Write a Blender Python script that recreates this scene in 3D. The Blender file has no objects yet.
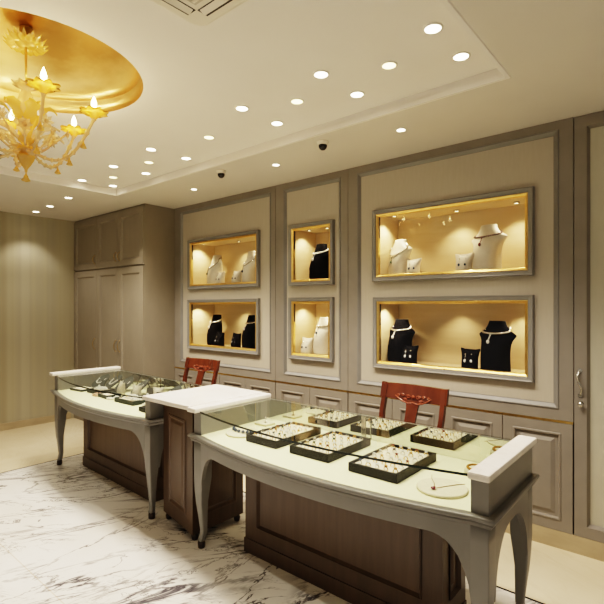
import bpy, bmesh, math, random
from math import sin, cos, pi, radians
from mathutils import Vector, Matrix
random.seed(7)
C = bpy.context.scene.collection
sc = bpy.context.scene

# ------------------------------------------------------------------ materials
def mat(name, col, rough=0.5, metal=0.0, spec=0.5, emit=None, es=0.0, sheen=0.0, coat=0.0):
    m = bpy.data.materials.new(name); m.use_nodes = True
    b = m.node_tree.nodes['Principled BSDF']
    b.inputs['Base Color'].default_value = (*col, 1)
    b.inputs['Roughness'].default_value = rough
    b.inputs['Metallic'].default_value = metal
    b.inputs['Specular IOR Level'].default_value = spec
    if sheen: b.inputs['Sheen Weight'].default_value = sheen
    if coat:
        b.inputs['Coat Weight'].default_value = coat; b.inputs['Coat Roughness'].default_value = 0.15
    if emit:
        b.inputs['Emission Color'].default_value = (*emit, 1); b.inputs['Emission Strength'].default_value = es
    return m

def nt(m): return m.node_tree.nodes, m.node_tree.links

def ramp(nodes, stops):
    r = nodes.new('ShaderNodeValToRGB'); e = r.color_ramp.elements
    while len(e) > 1: e.remove(e[-1])
    e[0].position, e[0].color = stops[0][0], (*stops[0][1], 1)
    for p, c in stops[1:]:
        q = e.new(p); q.color = (*c, 1)
    return r

def noisy(name, c1, c2, scale=(6, 6, 6), rough=0.5, detail=4, bump=0.0, lo=0.35, hi=0.65, **k):
    m = mat(name, c1, rough, **k); N, L = nt(m); b = N['Principled BSDF']
    tc = N.new('ShaderNodeTexCoord'); mp = N.new('ShaderNodeMapping'); mp.inputs['Scale'].default_value = scale
    n = N.new('ShaderNodeTexNoise'); n.inputs['Scale'].default_value = 1; n.inputs['Detail'].default_value = detail
    r = ramp(N, [(lo, c1), (hi, c2)])
    L.new(tc.outputs['Object'], mp.inputs[0]); L.new(mp.outputs[0], n.inputs['Vector'])
    L.new(n.outputs['Fac'], r.inputs[0]); L.new(r.outputs[0], b.inputs['Base Color'])
    if bump:
        bp = N.new('ShaderNodeBump'); bp.inputs['Strength'].default_value = bump; bp.inputs['Distance'].default_value = 0.002
        L.new(n.outputs['Fac'], bp.inputs['Height']); L.new(bp.outputs[0], b.inputs['Normal'])
    return m

GREY = noisy('taupe_paint', (0.205, 0.182, 0.150), (0.220, 0.196, 0.162), (9, 9, 9), 0.38)
GREYL = noisy('light_taupe_paint', (0.185, 0.178, 0.160), (0.198, 0.190, 0.172), (9, 9, 9), 0.36)
FIELD = noisy('cream_panel_linen', (0.40, 0.355, 0.28), (0.415, 0.368, 0.292), (60, 60, 8), 0.6)
DFIELD = noisy('pale_sage_panel', (0.44, 0.415, 0.32), (0.455, 0.43, 0.335), (40, 40, 8), 0.5)
CAB = noisy('wardrobe_taupe', (0.225, 0.196, 0.150), (0.24, 0.209, 0.160), (10, 10, 4), 0.45)
GOLD = noisy('brushed_gold', (0.72, 0.46, 0.14), (0.80, 0.54, 0.20), (40, 40, 40), 0.34, metal=1.0)
LIN = noisy('maple_lining', (0.58, 0.45, 0.265), (0.62, 0.49, 0.295), (4, 4, 30), 0.5)
BRASS = mat('aged_brass', (0.42, 0.31, 0.16), 0.3, 1.0)
STEEL = mat('steel', (0.55, 0.53, 0.48), 0.25, 1.0)
DARK = mat('dark_metal', (0.03, 0.025, 0.02), 0.4, 0.5)
SOCK = mat('dark_foot_metal', (0.03, 0.018, 0.012), 0.35)
VEL = noisy('black_velvet', (0.003, 0.003, 0.004), (0.006, 0.006, 0.008), (90, 90, 90), 1.0, spec=0.02)
WHB = noisy('ivory_leatherette', (0.60, 0.54, 0.43), (0.64, 0.58, 0.47), (50, 50, 50), 0.5)
CREAM = noisy('cream_display_cloth', (0.74, 0.71, 0.45), (0.77, 0.74, 0.48), (70, 70, 70), 0.7)
PAD = noisy('cream_pad', (0.60, 0.55, 0.38), (0.66, 0.60, 0.42), (60, 60, 60), 0.7)
LINER = noisy('tray_liner', (0.68, 0.60, 0.46), (0.78, 0.70, 0.55), (60, 60, 60), 0.75)
TRAY = noisy('black_leatherette', (0.006, 0.0055, 0.005), (0.010, 0.009, 0.008), (80, 80, 80), 0.5, spec=0.25)
GREENV = noisy('deep_green_velvet', (0.012, 0.018, 0.016), (0.02, 0.028, 0.024), (60, 60, 60), 0.8, sheen=0.2)
SILV = mat('silver', (0.86, 0.84, 0.80), 0.12, 1.0)
PEARL = mat('pearl', (0.85, 0.82, 0.76), 0.2, 0.0, 0.7)
GJ = mat('yellow_gold', (0.85, 0.55, 0.16), 0.2, 1.0)
GEMS = [mat('clear_stone', (0.9, 0.9, 0.88), 0.05, 0.3), mat('garnet_stone', (0.14, 0.01, 0.02), 0.08, 0.0, 0.8),
        mat('sapphire_stone', (0.035, 0.055, 0.09), 0.08, 0.0, 0.8), mat('emerald_stone', (0.01, 0.06, 0.03), 0.08, 0.0, 0.8),
        mat('amber_stone', (0.35, 0.16, 0.03), 0.1, 0.0, 0.8)]
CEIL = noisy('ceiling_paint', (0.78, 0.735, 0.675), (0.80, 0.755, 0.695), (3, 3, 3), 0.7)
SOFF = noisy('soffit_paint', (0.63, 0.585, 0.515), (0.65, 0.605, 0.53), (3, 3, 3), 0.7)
PLAST = mat('ivory_plastic', (0.74, 0.68, 0.57), 0.4)
WHITE = mat('white_trim', (0.8, 0.76, 0.68), 0.4)
LENS = mat('lamp_lens', (1, 1, 1), 0.4, emit=(1.0, 0.86, 0.62), es=9)
LENSW = mat('amber_lamp_lens', (1, 1, 1), 0.4, emit=(1.0, 0.78, 0.34), es=4.5)
BULB = mat('flame_bulb_glass', (1, 0.9, 0.6), 0.3, emit=(1.0, 0.78, 0.36), es=22)
NICHEL = mat('niche_lamp_lens', (1, 1, 1), 0.4, emit=(1.0, 0.82, 0.5), es=6)
BLACKST = mat('black_granite_strip', (0.012, 0.010, 0.010), 0.2)
SKIRT = noisy('beige_stone', (0.36, 0.29, 0.18), (0.42, 0.34, 0.215), (5, 5, 18), 0.35)

def wood(name, c1, c2, scale=(2, 2, 24), rough=0.35, coat=0.0):
    m = noisy(name, c1, c2, scale, rough, 6, coat=coat); return m
BROWN = wood('walnut_brown', (0.056, 0.032, 0.016), (0.074, 0.043, 0.023), (30, 30, 2.5), 0.38)
BROWNP = wood('walnut_panel', (0.070, 0.040, 0.020), (0.090, 0.053, 0.029), (30, 30, 2.5), 0.36)
ROSE = wood('rosewood', (0.066, 0.015, 0.0065), (0.118, 0.028, 0.011), (12, 12, 3), 0.25, 0.5)

def glass_mat(name, tint, k=1.0, rough=0.0):
    m = bpy.data.materials.new(name); m.use_nodes = True; N, L = nt(m); N.clear()
    o = N.new('ShaderNodeOutputMaterial'); mx = N.new('ShaderNodeMixShader')
    t = N.new('ShaderNodeBsdfTransparent'); t.inputs[0].default_value = (*tint, 1)
    g = N.new('ShaderNodeBsdfGlossy'); g.inputs['Roughness'].default_value = rough
    f = N.new('ShaderNodeFresnel'); f.inputs['IOR'].default_value = 1.45
    mu = N.new('ShaderNodeMath'); mu.operation = 'MULTIPLY'; mu.inputs[1].default_value = k
    ge = N.new('ShaderNodeNewGeometry'); inv = N.new('ShaderNodeMath'); inv.operation = 'SUBTRACT'; inv.inputs[0].default_value = 1
    L.new(ge.outputs['Backfacing'], inv.inputs[1]); m3 = N.new('ShaderNodeMath'); m3.operation = 'MULTIPLY'
    L.new(f.outputs[0], mu.inputs[0]); L.new(mu.outputs[0], m3.inputs[0]); L.new(inv.outputs[0], m3.inputs[1]); L.new(m3.outputs[0], mx.inputs[0])
    L.new(t.outputs[0], mx.inputs[1]); L.new(g.outputs[0], mx.inputs[2]); L.new(mx.outputs[0], o.inputs[0])
    return m
GLASS = glass_mat('clear_glass', (0.95, 0.97, 0.94), 0.85)
GLASSN = glass_mat('showcase_glass', (0.98, 0.98, 0.97), 0.9)
GEDGE = mat('glass_edge', (0.012, 0.022, 0.018), 0.1, 0.0, 0.6)
MIRROR = mat('tinted_mirror', (0.70, 0.71, 0.66), 0.02, 1.0)

def amber(name, col, tr, gl=0.25):
    m = bpy.data.materials.new(name); m.use_nodes = True; N, L = nt(m); N.clear()
    o = N.new('ShaderNodeOutputMaterial')
    t = N.new('ShaderNodeBsdfTransparent'); t.inputs[0].default_value = (1.0, 0.86, 0.55, 1)
    s = N.new('ShaderNodeBsdfTranslucent'); s.inputs[0].default_value = (*col, 1)
    d = N.new('ShaderNodeBsdfDiffuse'); d.inputs[0].default_value = (*col, 1)
    g = N.new('ShaderNodeBsdfGlossy'); g.inputs['Roughness'].default_value = 0.12; g.inputs[0].default_value = (1, 0.88, 0.62, 1)
    a = N.new('ShaderNodeMixShader'); a.inputs[0].default_value = 0.5
    b = N.new('ShaderNodeMixShader'); b.inputs[0].default_value = gl
    c = N.new('ShaderNodeMixShader'); c.inputs[0].default_value = tr
    L.new(d.outputs[0], a.inputs[1]); L.new(s.outputs[0], a.inputs[2])
    L.new(a.outputs[0], b.inputs[1]); L.new(g.outputs[0], b.inputs[2])
    L.new(b.outputs[0], c.inputs[1]); L.new(t.outputs[0], c.inputs[2])
    L.new(c.outputs[0], o.inputs[0]); return m
AMB = amber('amber_glass', (0.95, 0.60, 0.10), 0.18)
AMBL = amber('pale_amber_glass', (0.90, 0.70, 0.45), 0.38, 0.35)

def marble(name, base, vein, sc_=1.0, rot=0.0, strength=1.0, rough=0.12, joint=False):
    m = mat(name, base, rough, 0, 0.5); N, L = nt(m); b = N['Principled BSDF']
    tc = N.new('ShaderNodeTexCoord')
    def layer(scale, rot, width, dist, seed):
        mp = N.new('ShaderNodeMapping'); mp.inputs['Rotation'].default_value = (0, 0, rot)
        mp.inputs['Location'].default_value = seed
        mp2 = N.new('ShaderNodeMapping'); mp2.inputs['Scale'].default_value = scale
        L.new(tc.outputs['Object'], mp.inputs[0]); L.new(mp.outputs[0], mp2.inputs[0])
        n = N.new('ShaderNodeTexNoise'); n.inputs['Scale'].default_value = 1.0; n.inputs['Detail'].default_value = 7
        n.inputs['Roughness'].default_value = 0.62; n.inputs['Distortion'].default_value = dist
        L.new(mp2.outputs[0], n.inputs['Vector'])
        s = N.new('ShaderNodeMath'); s.operation = 'SUBTRACT'; s.inputs[1].default_value = 0.5
        a = N.new('ShaderNodeMath'); a.operation = 'ABSOLUTE'
        L.new(n.outputs['Fac'], s.inputs[0]); L.new(s.outputs[0], a.inputs[0])
        mr = N.new('ShaderNodeMapRange'); mr.interpolation_type = 'SMOOTHSTEP'
        mr.inputs['From Min'].default_value = 0; mr.inputs['From Max'].default_value = width
        mr.inputs['To Min'].default_value = 1; mr.inputs['To Max'].default_value = 0
        L.new(a.outputs[0], mr.inputs['Value'])
        # patchy mask
        k = N.new('ShaderNodeTexNoise'); k.inputs['Scale'].default_value = 1.7 * sc_; k.inputs['Detail'].default_value = 2
        L.new(mp.outputs[0], k.inputs['Vector'])
        kr = N.new('ShaderNodeMapRange'); kr.inputs['From Min'].default_value = 0.39; kr.inputs['From Max'].default_value = 0.58
        L.new(k.outputs['Fac'], kr.inputs['Value'])
        mu = N.new('ShaderNodeMath'); mu.operation = 'MULTIPLY'
        L.new(mr.outputs[0], mu.inputs[0]); L.new(kr.outputs[0], mu.inputs[1]); return mu
    l1 = layer((0.75 * sc_, 2.6 * sc_, 1), rot, 0.028, 1.0, (3.1, 1.7, 0))
    l2 = layer((1.3 * sc_, 4.2 * sc_, 1), rot + 0.35, 0.013, 1.3, (7.4, 5.2, 0))
    l3 = layer((0.6 * sc_, 1.2 * sc_, 1), rot - 0.5, 0.009, 0.7, (1.4, 9.2, 0))
    ad = N.new('ShaderNodeMath'); ad.operation = 'MAXIMUM'; L.new(l1.outputs[0], ad.inputs[0]); L.new(l2.outputs[0], ad.inputs[1])
    ad2 = N.new('ShaderNodeMath'); ad2.operation = 'MAXIMUM'; L.new(ad.outputs[0], ad2.inputs[0]); L.new(l3.outputs[0], ad2.inputs[1])
    ml = N.new('ShaderNodeMath'); ml.operation = 'MULTIPLY'; ml.inputs[1].default_value = strength; ml.use_clamp = True
    L.new(ad2.outputs[0], ml.inputs[0])
    cl = N.new('ShaderNodeTexNoise'); cl.inputs['Scale'].default_value = 1.4 * sc_; cl.inputs['Detail'].default_value = 4
    L.new(tc.outputs['Object'], cl.inputs['Vector'])
    cr = ramp(N, [(0.3, base), (0.72, tuple(x * y for x, y in zip(base, (0.86, 0.83, 0.78))))])
    L.new(cl.outputs['Fac'], cr.inputs[0])
    mx = N.new('ShaderNodeMix'); mx.data_type = 'RGBA'
    L.new(ml.outputs[0], mx.inputs['Factor']); L.new(cr.outputs[0], mx.inputs['A']); mx.inputs['B'].default_value = (*vein, 1)
    out = mx.outputs['Result']
    if joint:
        sx = N.new('ShaderNodeSeparateXYZ'); L.new(tc.outputs['Object'], sx.inputs[0])
        prev = out
        for ax, val, w in (('Y', 1.03, 0.003),):
            s = N.new('ShaderNodeMath'); s.operation = 'SUBTRACT'; s.inputs[1].default_value = val
            a = N.new('ShaderNodeMath'); a.operation = 'ABSOLUTE'
            c = N.new('ShaderNodeMath'); c.operation = 'LESS_THAN'; c.inputs[1].default_value = w
            L.new(sx.outputs[ax], s.inputs[0]); L.new(s.outputs[0], a.inputs[0]); L.new(a.outputs[0], c.inputs[0])
            h = N.new('ShaderNodeMath'); h.operation = 'MULTIPLY'; h.inputs[1].default_value = 0.45
            L.new(c.outputs[0], h.inputs[0])
            m2 = N.new('ShaderNodeMix'); m2.data_type = 'RGBA'; m2.inputs['B'].default_value = (0.45, 0.32, 0.16, 1)
            L.new(h.outputs[0], m2.inputs['Factor']); L.new(prev, m2.inputs['A']); prev = m2.outputs['Result']
        out = prev
    L.new(out, b.inputs['Base Color']); return m
FLOORM = marble('white_veined_marble', (0.82, 0.79, 0.73), (0.07, 0.062, 0.070), 1.0, radians(-62), 1.0, 0.2, True)
SLAB = marble('white_marble_slab', (0.86, 0.82, 0.76), (0.55, 0.50, 0.45), 2.0, 0.4, 0.35, 0.22)
BEIGE = marble('cream_stone_floor', (0.72, 0.62, 0.44), (0.56, 0.45, 0.29), 1.2, 0.3, 0.35, 0.25)

def stripes():
    m = mat('striped_wallpaper', (0.4, 0.35, 0.22), 0.55); N, L = nt(m); b = N['Principled BSDF']
    tc = N.new('ShaderNodeTexCoord'); mp = N.new('ShaderNodeMapping'); mp.inputs['Scale'].default_value = (0.001, 4.2, 0.02)
    n = N.new('ShaderNodeTexNoise'); n.inputs['Scale'].default_value = 1; n.inputs['Detail'].default_value = 2.5
    L.new(tc.outputs['Object'], mp.inputs[0]); L.new(mp.outputs[0], n.inputs['Vector'])
    r = ramp(N, [(0.30, (0.30, 0.265, 0.175)), (0.45, (0.38, 0.345, 0.24)), (0.55, (0.345, 0.32, 0.235)), (0.70, (0.42, 0.385, 0.285))])
    L.new(n.outputs['Fac'], r.inputs[0]); L.new(r.outputs[0], b.inputs['Base Color']); return m
PAPER = stripes()
def goldleaf():
    m = noisy('gold_leaf', (0.50, 0.30, 0.10), (0.90, 0.64, 0.30), (2.2, 2.2, 9), 0.30, 5, metal=1.0)
    return m
LEAF = goldleaf()

# ------------------------------------------------------------------ mesh builder
class MB:
    def __init__(s): s.v = []; s.f = []; s.sm = []
    def add(s, vs, fs, smooth=False):
        o = len(s.v); s.v += [tuple(p) for p in vs]
        s.f += [tuple(i + o for i in f) for f in fs]; s.sm += [smooth] * len(fs); return s
    def box(s, x0, x1, y0, y1, z0, z1):
        return s.add([(x0, y0, z0), (x1, y0, z0), (x1, y1, z0), (x0, y1, z0), (x0, y0, z1), (x1, y0, z1), (x1, y1, z1), (x0, y1, z1)],
                     [(0, 3, 2, 1), (4, 5, 6, 7), (0, 1, 5, 4), (1, 2, 6, 5), (2, 3, 7, 6), (3, 0, 4, 7)])
    def bbox(s, x0, x1, y0, y1, z0, z1, b=0.004):          # chamfered box
        bm = bmesh.new(); bmesh.ops.create_cube(bm, size=1)
        for v in bm.verts:
            v.co = Vector(((x0 + x1) / 2 + v.co.x * (x1 - x0), (y0 + y1) / 2 + v.co.y * (y1 - y0), (z0 + z1) / 2 + v.co.z * (z1 - z0)))
        bmesh.ops.bevel(bm, geom=bm.edges[:], offset=b, segments=2, profile=0.6, affect='EDGES')
        bm.verts.index_update()
        s.add([v.co[:] for v in bm.verts], [tuple(v.index for v in f.verts) for f in bm.faces]); bm.free(); return s
    def poly(s, pts, z0, z1):                               # vertical prism, pts ccw
        n = len(pts)
        s.add([(x, y, z0) for x, y in pts] + [(x, y, z1) for x, y in pts],
              [tuple(range(n - 1, -1, -1)), tuple(range(n, 2 * n))] + [(i, (i + 1) % n, n + (i + 1) % n, n + i) for i in range(n)]); return s
    def loft(s, rings, cap0=True, cap1=True, smooth=True, closed=True):
        n = len(rings[0]); vs = [p for r in rings for p in r]; fs = []
        for k in range(len(rings) - 1):
            for i in range(n if closed else n - 1):
                j = (i + 1) % n; fs.append((k * n + i, k * n + j, (k + 1) * n + j, (k + 1) * n + i))
        s.add(vs, fs, smooth)
        if cap0: s.add(rings[0], [tuple(range(n - 1, -1, -1))])
        if cap1: s.add(rings[-1], [tuple(range(n))])
        return s
    def lathe(s, prof, c=(0, 0, 0), n=20, cap0=True, cap1=True, ripple=0, rn=8):
        rings = []
        for it in prof:
            r, z = it[0], it[1]; q = it[2] if len(it) > 2 else 0
            rings.append([(c[0] + r * (1 + q * cos(rn * a)) * cos(a), c[1] + r * (1 + q * cos(rn * a)) * sin(a), c[2] + z + (0.35 * q * r * cos(rn * a) if q else 0)) for a in [2 * pi * i / n for i in range(n)]])
        return s.loft(rings, cap0, cap1)
    def tube(s, pts, r, n=8, closed=False, taper=None):
        P = [Vector(p) for p in pts]; m = len(P); rings = []; up = Vector((0, 0, 1))
        nrm = None
        for i in range(m):
            a = P[(i - 1) % m] if (i or closed) else P[0]; b = P[(i + 1) % m] if (i < m - 1 or closed) else P[-1]
            t = (b - a).normalized()
            if nrm is None:
                nrm = t.cross(up)
                if nrm.length < 1e-3: nrm = t.cross(Vector((1, 0, 0)))
                nrm.normalize()
            else:
                nrm = (nrm - t * nrm.dot(t))
                nrm.normalize()
            bi = t.cross(nrm); rr = r if taper is None else taper[i]
            rings.append([tuple(P[i] + nrm * (rr * cos(2 * pi * k / n)) + bi * (rr * sin(2 * pi * k / n))) for k in range(n)])
        if closed: rings.append(rings[0])
        return s.loft(rings, not closed, not closed)
    def ball(s, c, r, n=8, sz=1.0):
        k = max(4, n // 2 + 1)
        prof = [(r * sin(pi * i / k) + 1e-5, -r * sz * cos(pi * i / k)) for i in range(k + 1)]
        return s.lathe(prof, c, n, False, False)
    def cyl(s, c, r, z0, z1, n=20): return s.lathe([(r, z0), (r, z1)], c, n)
    def rect_rings(s, x0, x1, z0, z1, prof, y=0.0, cap=True):
        """nested rectangles facing -y: prof = [(inset, out)], out is toward the room"""
        rings = []
        for i, o in prof:
            rings.append([(x0 + i, y - o, z0 + i), (x1 - i, y - o, z0 + i), (x1 - i, y - o, z1 - i), (x0 + i, y - o, z1 - i)])
        return s.loft(rings, False, cap, False)
    def build(s, name, m, parent=None, auto=False):
        me = bpy.data.meshes.new(name); me.from_pydata(s.v, [], s.f); me.materials.append(m)
        me.polygons.foreach_set('use_smooth', s.sm)
        bm = bmesh.new(); bm.from_mesh(me)
        if len(bm.verts) < 20000: bmesh.ops.remove_doubles(bm, verts=bm.verts, dist=1e-6)
        bmesh.ops.recalc_face_normals(bm, faces=bm.faces)
        bm.to_mesh(me); bm.free(); me.update()
        o = bpy.data.objects.new(name, me); C.objects.link(o)
        if parent: o.parent = parent
        return o
    def xf(s, M):
        s.v = [tuple(M @ Vector(p)) for p in s.v]; return s

def tag(o, label, cat, group=None, kind=None):
    if label: o['label'] = label
    if cat: o['category'] = cat
    if group: o['group'] = group
    if kind: o['kind'] = kind
    return o
def thing(name, label, cat, loc=(0, 0, 0), rz=0, group=None):
    o = bpy.data.objects.new(name, None); o.empty_display_size = 0.05; C.objects.link(o)
    o.location = loc; o.rotation_euler = (0, 0, rz); return tag(o, label, cat, group)
def struct(o, label=None): o['kind'] = 'structure'; o['label'] = label or o.name.replace('_', ' '); return o
def kids(o): return [c for c in C.objects if c.parent == o]
def dup(o, loc=None, rz=None, label=None, group=None):
    r = o.copy(); C.objects.link(r)
    if loc is not None: r.location = loc
    if rz is not None: r.rotation_euler = (0, 0, rz)
    if label: r['label'] = label
    if group: r['group'] = group
    for ch in kids(o):
        c = ch.copy(); C.objects.link(c); c.parent = r
        for g in kids(ch):
            d = g.copy(); C.objects.link(d); d.parent = c
    return r

# ------------------------------------------------------------------ dimensions (metres, eye at the origin, 1.5 m up)
WX, WY = -6.45, 3.25            # left wall, display wall
H, HT = 2.66, 2.72              # soffit, raised ceiling
XR, YF = 3.4, -3.2              # where the shop goes on behind the viewer

# ------------------------------------------------------------------ room shell
struct(MB().box(-4.80, XR, YF, 2.585, -0.1, 0).build('floor', FLOORM), 'white marble floor with dark grey veins in front of and under the counters')
b = MB(); b.box(WX - .1, -4.815, YF, WY + .5, -0.1, 0); b.box(-4.815, XR, 2.60, WY + .5, -0.1, 0)
struct(b.build('floor_border', BEIGE), 'cream stone floor along the walls')
b = MB(); b.box(-4.815, -4.80, YF, 2.60, -0.1, 0.0005); b.box(-4.80, XR, 2.585, 2.60, -0.1, 0.0005)
struct(b.build('trim_1', BLACKST), 'thin black inlay strip between marble and cream floor')
struct(MB().box(WX - .1, WX, YF, WY + .5, 0, 3.2).build('wall_left', PAPER), 'left wall with olive and beige vertical striped wallpaper')
struct(MB().box(WX, XR, WY + .40, WY + .5, 0, 3.2).build('wall_back', FIELD), 'display wall behind the panelling')
struct(MB().bbox(WX, WX + .015, YF, 2.80, 0, .085, .003).build('baseboard_left', SKIRT), 'beige stone skirting below the striped wall')
struct(MB().box(-4.72, XR, WY + .0, WY + .04, 0, .108).build('baseboard_back', SKIRT), 'beige stone plinth below the low cupboards')

# ceiling: soffit ring, moulding step, raised tray, round opening, gilded dome
TX0, TX1, TY0, TY1 = -4.60, -0.74, -1.2, 2.46
b = MB()
e_ = .012; b.box(WX, TX0 - e_, YF, WY + .4, H, H + .01); b.box(TX1 + e_, XR, YF, WY + .4, H, H + .01)
b.box(TX0 - e_, TX1 + e_, TY1 + e_, WY + .4, H, H + .01); b.box(TX0 - e_, TX1 + e_, YF, TY0 - e_, H, H + .01)
struct(b.build('ceiling', SOFF), 'lower ceiling border round the raised tray')
def hring(rings):
    return [[(TX0 - i, TY0 - i, z), (TX1 + i, TY0 - i, z), (TX1 + i, TY1 + i, z), (TX0 - i, TY1 + i, z)] for i, z in rings]
b = MB(); b.loft(hring([(.024, H - .0005), (.020, H - .006), (.0, H - .008), (0, H + .018), (.010, H + .020), (.010, HT)]), False, False, False)
struct(b.build('trim_2', CEIL), 'stepped plaster moulding round the raised ceiling')
DC, DR = (-2.622, 0.95), 0.54
b = MB(); n = 64
circ = [(DC[0] + DR * cos(2 * pi * i / n), DC[1] + DR * sin(2 * pi * i / n), HT) for i in range(n)]
X0, X1, Y0, Y1 = TX0 - .02, TX1 + .02, TY0 - .02, TY1 + .02
outer = []
for i in range(n):
    a = 2 * pi * i / n; dx, dy = cos(a), sin(a)
    tx = ((X1 - DC[0]) / dx) if dx > 1e-9 else ((X0 - DC[0]) / dx if dx < -1e-9 else 1e9)
    ty = ((Y1 - DC[1]) / dy) if dy > 1e-9 else ((Y0 - DC[1]) / dy if dy < -1e-9 else 1e9)
    t = min(tx, ty); outer.append((DC[0] + dx * t, DC[1] + dy * t, HT))
b.loft([circ, outer], False, False, False)
for cx, cy in ((X0, Y0), (X0, Y1), (X1, Y0), (X1, Y1)):     # corners
    best = sorted(range(n), key=lambda i: (outer[i][0] - cx) ** 2 + (outer[i][1] - cy) ** 2)
    p = next(outer[i] for i in best if abs(outer[i][0] - cx) < 1e-6); q = next(outer[i] for i in best if abs(outer[i][1] - cy) < 1e-6)
    b.add([p, (cx, cy, HT), q], [(0, 1, 2)])
struct(b.build('ceiling_tray', CEIL), 'raised cream ceiling with a round opening')
b = MB(); prof = [(DR, HT), (DR, HT + .066), (DR - .018, HT + .068), (DR - .018, HT + .076)]
for i in range(1, 13):
    a = i / 12 * pi / 2; prof.append(((DR - .018) * cos(a) + 1e-4, HT + .076 + .155 * sin(a)))
b.lathe(prof, (DC[0], DC[1], 0), 64, False, False)
struct(b.build('ceiling_dome', LEAF), 'shallow round dome lined with gold leaf above the chandelier')

# ------------------------------------------------------------------ wall panelling
PY = WY                     # face plane of stiles
def quads(b, x0, x1, z0, z1, holes, y):
    xs = sorted({x0, x1, *[h[0] for h in holes], *[h[1] for h in holes]}); zs = sorted({z0, z1, *[h[2] for h in holes], *[h[3] for h in holes]})
    for i in range(len(xs) - 1):
        for j in range(len(zs) - 1):
            cx, cz = (xs[i] + xs[i + 1]) / 2, (zs[j] + zs[j + 1]) / 2
            if any(h[0] < cx < h[1] and h[2] < cz < h[3] for h in holes): continue
            b.add([(xs[i], y, zs[j]), (xs[i + 1], y, zs[j]), (xs[i + 1], y, zs[j + 1]), (xs[i], y, zs[j + 1])], [(0, 1, 2, 3)])
def panel_unit(nm, x0, x1, fx0, fx1, holes, label, lab2):
    z0, z1 = .797, H
    fz0, fz1 = .865, 2.605
    b = MB()
    quads(b, x0 + .002, x1 - .002, z0, z1, [(fx0, fx1, fz0, fz1)], PY)
    for xx in (x0 + .002, x1 - .002): b.add([(xx, PY, z0), (xx, PY + .03, z0), (xx, PY + .03, z1), (xx, PY, z1)], [(0, 1, 2, 3)])
    b.add([(x0, PY, z0), (x1, PY, z0), (x1, PY + .03, z0), (x0, PY + .03, z0)], [(0, 1, 2, 3)])
    o = struct(b.build(nm, GREY), label)
    m = MB(); m.rect_rings(fx0, fx1, fz0, fz1, [(0, 0), (.004, .006), (.010, .006), (.030, -.013), (.034, -.0135)], PY, False)
    m.build('panel_moulding', GREYL, o)
    f = MB(); quads(f, fx0 + .02, fx1 - .02, fz0 + .02, fz1 - .02, holes, PY + .014)
    p = f.build('panel_field', FIELD, o); p['label'] = lab2
    s = MB(); s.box(x0 - .002, x0 + .002, PY + .012, PY + .029, z0 + .01, z1); s.build('shadow_gap', DARK, o)
    return o
def hole(f): return (f[0] + .025, f[1] - .025, f[2] + .025, f[3] - .025)
FA = (-1.997, -.80, 1.703, 2.272); FB = (-1.99, -.80, 1.015, 1.578)
FC = (-4.442, -3.294, 1.700, 2.260); FD = (-4.448, -3.295, 1.028, 1.585)
FE = (-2.899, -2.386, 1.694, 2.255); FF = (-2.899, -2.39, 1.022, 1.585)
panel_unit('wall_back_panel', -2.241, -.577, -2.151, -.657, [hole(FA), hole(FB)], 'wide panelled wall section behind the near counter', 'cream field with two wide display cases')
panel_unit('wall_back_panel', -3.078, -2.241, -2.975, -2.313, [hole(FE), hole(FF)], 'narrow panelled wall section with two small display cases', 'cream field of the narrow panel')
panel_unit('wall_back_panel', -4.72, -3.078, -4.60, -3.137, [hole(FC), hole(FD)], 'panelled wall section beside the tall cupboard', 'cream field of the left panel')

# right hand door of the panelled wall
d = thing('door_1', None, None); d['kind'] = 'structure'; d['label'] = 'grey framed door with pale panel at the right edge'
b = MB(); b.rect_rings(-.574, .55, .11, H - .004, [(0, -.03), (0, 0), (.066, 0), (.072, -.012), (.082, -.03)], PY, False); b.build('door_frame', GREY, d)
b = MB(); b.rect_rings(-.574, .55, .11, H - .004, [(.07, -.028), (.5, -.028)], PY, True)
b.build('door_panel', DFIELD, d)
h = MB(); z0, z1, xh = .965, 1.115, -.543
h.lathe([(.012, 0), (.012, .004)], (0, 0, 0), 12); h.v = [(xh + x, PY - z, z0 + y) for x, y, z in h.v]
h2 = MB(); h2.lathe([(.012, 0), (.012, .004)], (0, 0, 0), 12); h2.v = [(xh + x, PY - z, z1 + y) for x, y, z in h2.v]
h.add(h2.v, h2.f)
pts = []; tp = []
for i in range(13):
    t = i / 12; pts.append((xh + .010 * sin(t * 2 * pi), PY - .006 - .026 * sin(t * pi), z0 + (z1 - z0) * t)); tp.append(.005 + .004 * math.exp(-((t - .5) / .12) ** 2))
h.tube(pts, .006, 8, False, tp); h.build('handle', STEEL, d)
k = MB(); k.lathe([(.014, 0), (.008, .006), (.007, .016), (.015, .024), (.013, .032), (.002, .035)], (0, 0, 0), 16); k.v = [(xh + .006 + x, PY - z, .915 + y) for x, y, z in k.v]
k.build('knob', STEEL, d)

# low cupboards under each panel section
def raised_door(x0, x1, z0, z1, parent, y=PY, m=GREY):
    b = MB(); b.rect_rings(x0 + .0025, x1 - .0025, z0, z1, [(0, -.02), (0, 0), (.062, 0), (.066, .005), (.074, .005), (.082, -.010), (.098, -.010), (.122, .001)], y, True)
    return b.build('door', m, parent)
def low_cupboard(x0, x1, n, label):
    t = thing('low_cupboard', label, 'cupboard', ((x0 + x1) / 2, PY, .108)); px, pz = (x0 + x1) / 2, .108
    def loc(o):
        o.location = (-px, -PY, -pz); return o
    b = MB(); b.box(x0, x1, PY + .021, PY + .30, .108, .792); loc(b.build('carcass', DARK, t))
    w = (x1 - x0) / n
    for i in range(n): loc(raised_door(x0 + i * w, x0 + (i + 1) * w, .110, .780, t))
    b = MB(); b.box(x0, x1, PY + .0005, PY + .005, .7815, .796); g = loc(b.build('gold_strip', GOLD, t)); g['label'] = 'thin gold strip along the top'
    return t
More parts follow.
